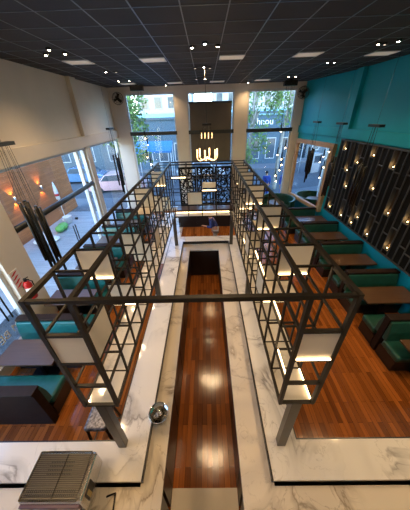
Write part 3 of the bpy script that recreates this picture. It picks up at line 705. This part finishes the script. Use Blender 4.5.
# ------------------------------------------------------------------ people
def skin_mesh(name, mat, verts, edges, radii, parent, root=0, sub=2):
    me = bpy.data.meshes.new(name); me.from_pydata(verts, edges, []); me.materials.append(M[mat])
    o = bpy.data.objects.new(name, me); COL.objects.link(o); o.parent = parent
    sm = o.modifiers.new('skin', 'SKIN'); sm.use_smooth_shade = True
    for i, rr in enumerate(radii):
        v = me.skin_vertices[0].data[i]; v.radius = (rr, rr) if not isinstance(rr, tuple) else rr; v.use_root = i == root
    s = o.modifiers.new('sub', 'SUBSURF'); s.levels = sub; s.render_levels = sub
    return o
def person(label, loc, rz, top, bottom, lean=0., armF=None, h=1.70):
    # faces +x locally; lean tilts the trunk forward; armF = forward reach of one hand
    r = thing('person', label, 'person', loc, rz); k = h/1.70
    hip = Vector((0, 0, .93))
    def tr(x, y, z):
        d = Vector((x, y, z))-hip; c, s = math.cos(lean), math.sin(lean)
        if z > .93: d = Vector((d.x*c+d.z*s, d.y, -d.x*s+d.z*c))
        return hip+d
    V, E, R_ = [], [], []
    def add(p, rad, par=None):
        V.append(tuple(Vector(p)*k)); R_.append(tuple(q*k for q in rad) if isinstance(rad, tuple) else rad*k)
        if par is not None: E.append((par, len(V)-1))
        return len(V)-1
    pel = add(hip, (.105, .14)); wa = add(tr(.0, 0, 1.10), (.10, .125), pel); ch = add(tr(0, 0, 1.30), (.115, .155), wa)
    nb = add(tr(0, 0, 1.44), (.06, .07), ch); ne = add(tr(.02, 0, 1.50), .05, nb)
    hb = add(tr(.035, 0, 1.57), (.075, .068), ne); ht = add(tr(.03, 0, 1.655), (.075, .066), hb)
    hands = {}
    for s in (-1, 1):
        hp = add((0, s*.09, .86), .088, pel); kn = add((.03, s*.10, .48), .058, hp); an = add((-.01, s*.10, .09), .040, kn); add((.13, s*.11, .035), .032, an)
        sh = add(tr(0, s*.17, 1.40), .056, ch); 
        if armF and s == 1:
            el = tr(.08, s*.21, 1.13); wr = el+Vector((.24, -.03, .04))
        else:
            el = tr(-.02, s*.22, 1.11); wr = el+Vector((.07, -.01, -.25))
        e = add(el, .042, sh); w_ = add(wr, .030, e); d = (wr-el).normalized(); pm = add(wr+d*.07, (.034, .020), w_)
        up = Vector((0, 1, 0)) if abs(d.x) > .5 else Vector((1, 0, 0))
        for q in range(4):
            b = wr+d*.10+up*(.024-.016*q); f1 = add(b, .0095, pm); f2 = add(b+d*(.035-.004*abs(q-1.3))+Vector((0, 0, -.006)), .0085, f1); add(b+d*(.065-.008*abs(q-1.3))+Vector((.004, 0, -.018)), .0075, f2)
        t1 = add(wr+d*.05+up*.038, .011, w_); add(wr+d*.085+up*.05, .009, t1)
    body = skin_mesh('body', 'skin', V, E, R_, r)
    # face
    def fp(x, y, z): return tr(x, y, z)*k
    f = MB()
    for s in (-1, 1): f.ball(fp(.104, s*.028, 1.615), .010*k, (1,1,1), 8)
    f.build('eyes', 'hair', r)
    MB().ball(fp(.115, 0, 1.59), .016*k, (1, .8, 1.3), 8).ball(fp(.03, .072, 1.60), .022*k, (.7, .4, 1.2), 8).ball(fp(.03, -.072, 1.60), .022*k, (.7, .4, 1.2), 8).build('nose_and_ears', 'skin', r)
    MB().ball(fp(.103, 0, 1.552), .016*k, (.5, 1.3, .4), 8).build('mouth', P('lips', (.35, .10, .09), .5), r)
    MB().ball(fp(.005, 0, 1.650), .094*k, (1, .90, .85), 14).build('hair', 'hair', r)
    # clothes: slightly larger shells
    def shell(name, mat, spec):
        vv, ee, rr = [], [], []
        for p, rad, par in spec:
            vv.append(tuple(Vector(p)*k)); rr.append(tuple(q*k for q in rad) if isinstance(rad, tuple) else rad*k)
            if par is not None: ee.append((par, len(vv)-1))
        return skin_mesh(name, mat, vv, ee, rr, r)
    sp = [(tr(0, 0, .97), (.125, .165), None), (tr(0, 0, 1.12), (.12, .150), 0), (tr(0, 0, 1.30), (.135, .175), 1), (tr(0, 0, 1.43), (.075, .09), 2)]
    for s in (-1, 1):
        a = len(sp); sp.append((tr(0, s*.18, 1.39), .075, 2))
        if armF and s == 1: el = tr(.08, s*.21, 1.13); wr = el+Vector((.20, -.025, .033))
        else: el = tr(-.02, s*.22, 1.11); wr = el+Vector((.055, -.01, -.20))
        sp.append((el, .058, a)); sp.append((wr, .044, a+1))
    shell('shirt', top, sp)
    tp = [(hip, (.12, .155), None)]
    for s in (-1, 1):
        a = len(tp); tp += [((0, s*.09, .84), .105, 0), ((.03, s*.10, .48), .078, a), ((-.01, s*.10, .10), .062, a+1)]
    shell('trousers', bottom, tp)
    m = MB()
    for s in (-1, 1): m.ball(Vector((.06, s*.105, .04))*k, .05*k, (2.4, .95, .75), 10)
    m.build('shoes', 'tyre', r)
    return r
person('person in dark blue shirt and pale trousers bending beyond far bar end, arm reaching left', (.40, 7.95, 0), PI*.97, 'blueC', 'greyC', .42, True, 1.62)
person('person in bright blue clothing standing outside the right front window, left of two', (3.72, 13.9, 0), PI*.6, 'blueD', 'blueD', .1, None, 1.72)
person('person in bright blue clothing standing outside the right front window, nearest its right edge', (4.75, 13.9, 0), -PI*.5, 'blueD', 'blueD', 0, None, 1.72)

# ------------------------------------------------------------------ outside
struct(MB().box((-30, YF+.25, -.25), (30, 60, -.12)).build('street', 'asph'))
struct(MB().box((-30, YF+.25, -.12), (30, 15.2, -.02)).build('pavement', 'pave'))
struct(MB().box((-30, -6, -.12), (XL-.25, YF+.25, -.01)).build('patio_deck', 'deck'))
struct(MB().box((-30, 23.5, -.12), (30, 30, 0)).build('pavement_far', 'pave'))
fw = thing('patio_fence', 'tall brown timber board wall across the side patio', 'fence', (-8.0, 0, 0))
MB().box((-.08, 2, -.01), (0, 13.6, 4.5)).build('boarding', 'fence', fw)
MB().box((-.10, 2, 4.5), (.02, 13.6, 4.56)).build('coping', 'alum', fw)
for y, l in ((9.22, 'left wall light glowing up and down on timber patio wall'), (11.0, 'right wall light glowing up and down on timber patio wall')):
    r = thing('wall_light', l, 'wall light', (-7.999, y, 1.86), group='patio wall lights')
    MB().tube([(.08, 0, -.08), (.08, 0, .08)], .045, 14).build('housing', 'steel', r)
    MB().box((0, -.03, -.03), (.05, .03, .03)).build('bracket', 'steel', r)
    lamp('up_light', 'SPOT', (.075, 0, .09), 30, (1, .45, .12), r, .02, spot_size=1.4).rotation_euler = (PI, 0, 0)
    lamp('down_light', 'SPOT', (.075, 0, -.09), 22, (1, .45, .12), r, .02, spot_size=1.4)
    MB().tube([(.08, 0, .080), (.08, 0, .083)], .038, 12).build('lens', emis('amber_lens', (1, .5, .15), 8) if 'amber_lens' not in bpy.data.materials else bpy.data.materials['amber_lens'], r)
def blob(m, c, sx, sy, sz, n=10, rd=None):
    m.ball(c, 1, (sx, sy, sz), 16)
    for v in m.bm.verts: pass
r = MB(); rd = random.Random(3)
for k in range(7): r.ball((rd.uniform(-.35, .35), rd.uniform(-.45, .45), .10), .2, (1.3, 1.2, .5), 12)
tag(r.build('crumpled_sheet', 'cloth', None, 0, (-7.15, 9.0, 0)), 'crumpled white sheet lying on the grey patio deck', 'sheet')
r = MB()
for k in range(5): r.ball((rd.uniform(-.2, .2), rd.uniform(-.25, .25), .16), .2, (1, 1, .8), 12)
tag(r.build('plastic_sack', 'greenB', None, 0, (-7.1, 10.1, 0)), 'green plastic sack on the patio behind the white sheet', 'sack')
r = thing('planter_pot', 'small white pot by the timber wall beyond the green sack', 'pot', (-7.2, 11.0, 0))
MB().lathe([(.16, 0), (.2, .34), (.22, .36), (.2, .36), (.17, .30), (.001, .30)]).build('pot', 'white', r)
r = thing('folded_parasol', 'closed white and red parasol leaning upright by the timber wall', 'parasol', (-7.6, 11.45, 0))
MB().tube([(0, 0, .03), (0, 0, 2.0)], .02, 8).build('pole', 'white', r)
MB().lathe([(.04, 1.1), (.10, 1.15), (.09, 1.6), (.03, 1.95)], n=12).build('canopy', 'white', r)
MB().lathe([(.106, 1.3), (.104, 1.42), (.10, 1.42), (.10, 1.3)], n=12).build('red_band', 'red', r)
MB().lathe([(.2, 0), (.2, .04), (.03, .06)]).build('base', 'white', r)

def car(label, loc, rz, paint, group=None):
    r = thing('car', label, 'car', loc, rz)
    prof = [(-2.1, .28), (-2.12, .62), (-1.95, .86), (-1.2, .93), (-.75, 1.40), (.55, 1.45), (1.35, .95), (2.05, .82), (2.15, .55), (2.12, .28)]
    MB().prism(prof, 'y', -.82, .82).build('body', paint, r, .08, seg=3)
    gl = [(-1.08, .98), (-.70, 1.36), (.50, 1.40), (1.18, .99)]
    MB().prism(gl, 'y', -.835, .835).build('side_windows', 'wglass', r)
    MB().prism([(.60, 1.40), (1.30, .98), (1.33, 1.0), (.63, 1.44)], 'y', -.66, .66).build('windscreen', 'wglass', r)
    MB().prism([(-1.16, .97), (-.76, 1.38), (-.80, 1.42), (-1.20, 1.0)], 'y', -.66, .66).build('rear_window', 'wglass', r)
    for x in (-1.35, 1.35):
        for s in (-1, 1):
            w = MB().tube([(x, s*.68, .31), (x, s*.86, .31)], .31, 20).build('wheel', 'tyre', r)
            MB().tube([(x, s*.855, .31), (x, s*.87, .31)], .19, 14).build('hubcap', 'steel', w)
    for s in (-1, 1):
        MB().box((2.08, s*.58-.16, .58), (2.16, s*.58+.16, .72)).build('headlight', 'white', r, .02)
        MB().box((-2.14, s*.62-.13, .62), (-2.06, s*.62+.13, .78)).build('tail_light', 'red', r, .02)
    return r
car('pale pinkish car parked outside the far left side window', (-6.6, 17.6, -.25), .08, 'carr')
car('blue car on the street behind the pale pinkish car', (-10.6, 20.5, -.25), 0, 'carb')
car('blue car on the street seen through the right front window', (8.6, 19.0, -.25), 0, 'carb')
car('silver car on the street between the front pillars', (-.4, 21.6, -.25), PI, 'carw')

def tree(label, x, y, h, spread, seed, n=1500, lean=.3, low=2.2):
    rd = random.Random(seed); r = thing('tree', label, 'tree', (x, y, -.1 if y < 20 else -.14))
    V = [(0,0,0), (.05*lean, 0, h*.25), (lean*.5, .1, h*.5), (lean, 0, h*.78)]; E = [(0,1),(1,2),(2,3)]; R_ = [.17, .13, .11, .06]
    for k in range(5):
        a = rd.uniform(0, 2*PI); b = rd.choice([2, 2, 3]); p = Vector(V[b]); q = p+Vector((math.cos(a)*spread*.5, math.sin(a)*spread*.5, h*.16))
        V.append(tuple(q)); E.append((b, len(V)-1)); R_.append(.035)
    skin_mesh('trunk', 'bark', V, E, R_, r, 0, 1)
    m = MB(); cl = [Vector((lean*.7+rd.gauss(0, .45)*spread, rd.gauss(0, .45)*spread, rd.uniform(low, h))) for _ in range(16)]
    for k in range(n):
        c = rd.choice(cl)+Vector((rd.gauss(0, .30), rd.gauss(0, .30), rd.gauss(0, .28)))
        u = Vector((rd.gauss(0,1), rd.gauss(0,1), rd.gauss(0,1))).normalized(); v = u.orthogonal().normalized(); s = rd.uniform(.06, .13)
        m.bm.faces.new([m.bm.verts.new(c+d) for d in (u*s, v*s*.6, -u*s, -v*s*.6)])
    m.build('foliage', 'leaf', r)
tree('leafy street tree at the left side of the left front window', -4.75, 15.9, 7.2, 1.0, 1, 2600, -.2, 2.2)
tree('pale-trunked leafy tree left in the right front window', 2.9, 16.3, 7.6, 1.0, 2, 2200, .2, 2.0)
tree('pale-trunked leafy tree in the middle of right front window', 4.9, 16.3, 7.6, .8, 3, 1500, .3, 4.4)
tree('slim pale tree at the right edge of right front window', 6.6, 17.2, 7.8, .9, 4, 1800, .2, 3.0)
tree('large leafy tree behind the white house', -2.6, 36.0, 10.5, 2.2, 5, 1600, 0, 5.0)
tree('distant leafy tree beyond the right building', 9.5, 36.5, 13, 2.6, 6, 1800, 0, 6)

def building(label, x0, x1, y, h, wall, floors, band=None, dp=5):
    r = thing('building', label, 'building', ((x0+x1)/2, y, 0)); w = (x1-x0)/2
    MB().box((-w, 0, 0), (w, dp, h)).build('walls', wall, r)
    MB().box((-w-.15, -.15, h), (w+.15, dp, h+.2)).build('roof', 'bgrey', r)
    if band: MB().box((-w, -.12, band[0]), (w, 0, band[1])).build('fascia', band[2], r)
    for z0, z1, n in floors:
        for k in range(n):
            c = -w+(k+.5)*2*w/n; hw = min(.55, w/n*.6)
            f = MB().box((c-hw, -.05, z0), (c+hw, 0, z1)).build('window_frame', 'bwhite', r)
            MB().box((c-hw+.07, -.07, z0+.07), (c+hw-.07, -.05, z1-.07)).build('window_glass', 'wglass', f)
    return r
building('white house with shuttered windows behind the slate shop in the left front window', -6.6, -1.2, 27, 6.7, 'bwhite', [(5.25, 6.3, 4)])
building('slate blue single-storey shop front below the white house', -6.5, -.2, 24.6, 4.35, 'slate', [(.7, 2.4, 4)], (4.35, 4.85, 'pblue'), 2.0)
building('white upper storeys behind the shop with white lettering', 1.0, 12.5, 29, 7.6, 'bwhite', [(5.3, 6.6, 9)])
BR = building('slate blue shop with white lettering across the street at right', 1.2, 12.5, 26, 4.6, 'slate', [(.5, 2.5, 7)], (4.5, 5.0, 'pblue'), 2.0)
building('grey block across the street seen through the left side windows', -26, -8.0, 25, 6.6, 'bgrey', [(4.2, 5.6, 8), (.8, 2.4, 7)], (3.0, 3.5, 'bwhite'))
sg = mesh_text('shop_lettering', 'Bihnou', .82, (3.6, 25.84, 3.45), (PI/2, 0, 0), 'white')
sg.parent = BR; sg.location = (4.55-6.85, -.02, 3.68)
r = thing('awning', 'blue canvas awning over the pavement outside the left front window', 'awning', (-4.0, 19.6, 0))
MB().prism([(0, 2.95), (0, 3.0), (-1.2, 2.42), (-1.2, 2.30), (-1.17, 2.30), (-1.17, 2.38)], 'x', -1.3, 1.5).build('canopy', 'bblue', r)
for x in (-1.25, 1.45):
    for y_, z in ((-1.15, 2.32), (-.04, 2.94)): MB().tube([(x, y_, -.25), (x, y_, z)], .03, 8).build('pole', 'alum', r)
r = thing('kiosk', 'small white kiosk standing under the blue awning', 'kiosk', (-3.9, 19.3, -.25))
MB().box((-.45, -.3, 0), (.45, .25, 1.75)).build('body', 'bwhite', r, .02)
MB().box((-.32, -.32, 1.0), (.32, -.3, 1.55)).build('counter_window', 'wglass', r)

# ------------------------------------------------------------------ world, camera
wd = bpy.data.worlds.new('sky'); S.world = wd; wd.use_nodes = True; nt = wd.node_tree
bg = nt.nodes['Background']; sk = nt.nodes.new('ShaderNodeTexSky'); sk.sky_type = 'NISHITA'
sk.sun_disc = False; sk.sun_elevation = math.radians(28); sk.sun_rotation = math.radians(200); sk.air_density = 1.2; sk.dust_density = .6
tint = nt.nodes.new('ShaderNodeMix'); tint.data_type = 'RGBA'; tint.blend_type = 'MULTIPLY'; tint.inputs['Factor'].default_value = 1
tint.inputs['B'].default_value = (.74, .93, 1.12, 1); nt.links.new(sk.outputs[0], tint.inputs['A'])
nt.links.new(tint.outputs['Result'], bg.inputs['Color']); bg.inputs['Strength'].default_value = .75
cam = bpy.data.cameras.new('camera'); co = bpy.data.objects.new('camera', cam); COL.objects.link(co); S.camera = co
rx, ux, fx = Vector((9.99653632e-01, 1.76322658e-04, -2.63170190e-02)), Vector((2.226279e-02, .52762021, .8491886)), Vector((-.01403512, .84948036, -.52743353))
R3 = None
def basis(p, yaw, roll):
    cp, sp = math.cos(p), math.sin(p); r = Vector((1,0,0)); F = Vector((0,cp,-sp)); u = Vector((0,sp,cp))
    Z = Matrix.Rotation(yaw, 3, 'Z'); r, F, u = Z@r, Z@F, Z@u; c, s = math.cos(roll), math.sin(roll)
    return c*r+s*u, -s*r+c*u, F
r_, u_, F_ = basis(.5556, .0165, -.031)
mat = Matrix((r_, u_, -F_)).transposed().to_4x4(); mat.translation = (.0855, 0, 4.6345); co.matrix_world = mat
cam.sensor_fit = 'HORIZONTAL'; cam.sensor_width = 36; cam.lens = 36*225.4363/410; cam.clip_start = .02; cam.clip_end = 300
S.view_settings.view_transform = 'Standard'; S.view_settings.look = 'None'; S.view_settings.gamma = 1
S.view_settings.use_curve_mapping = False; S.view_settings.exposure = 0.7
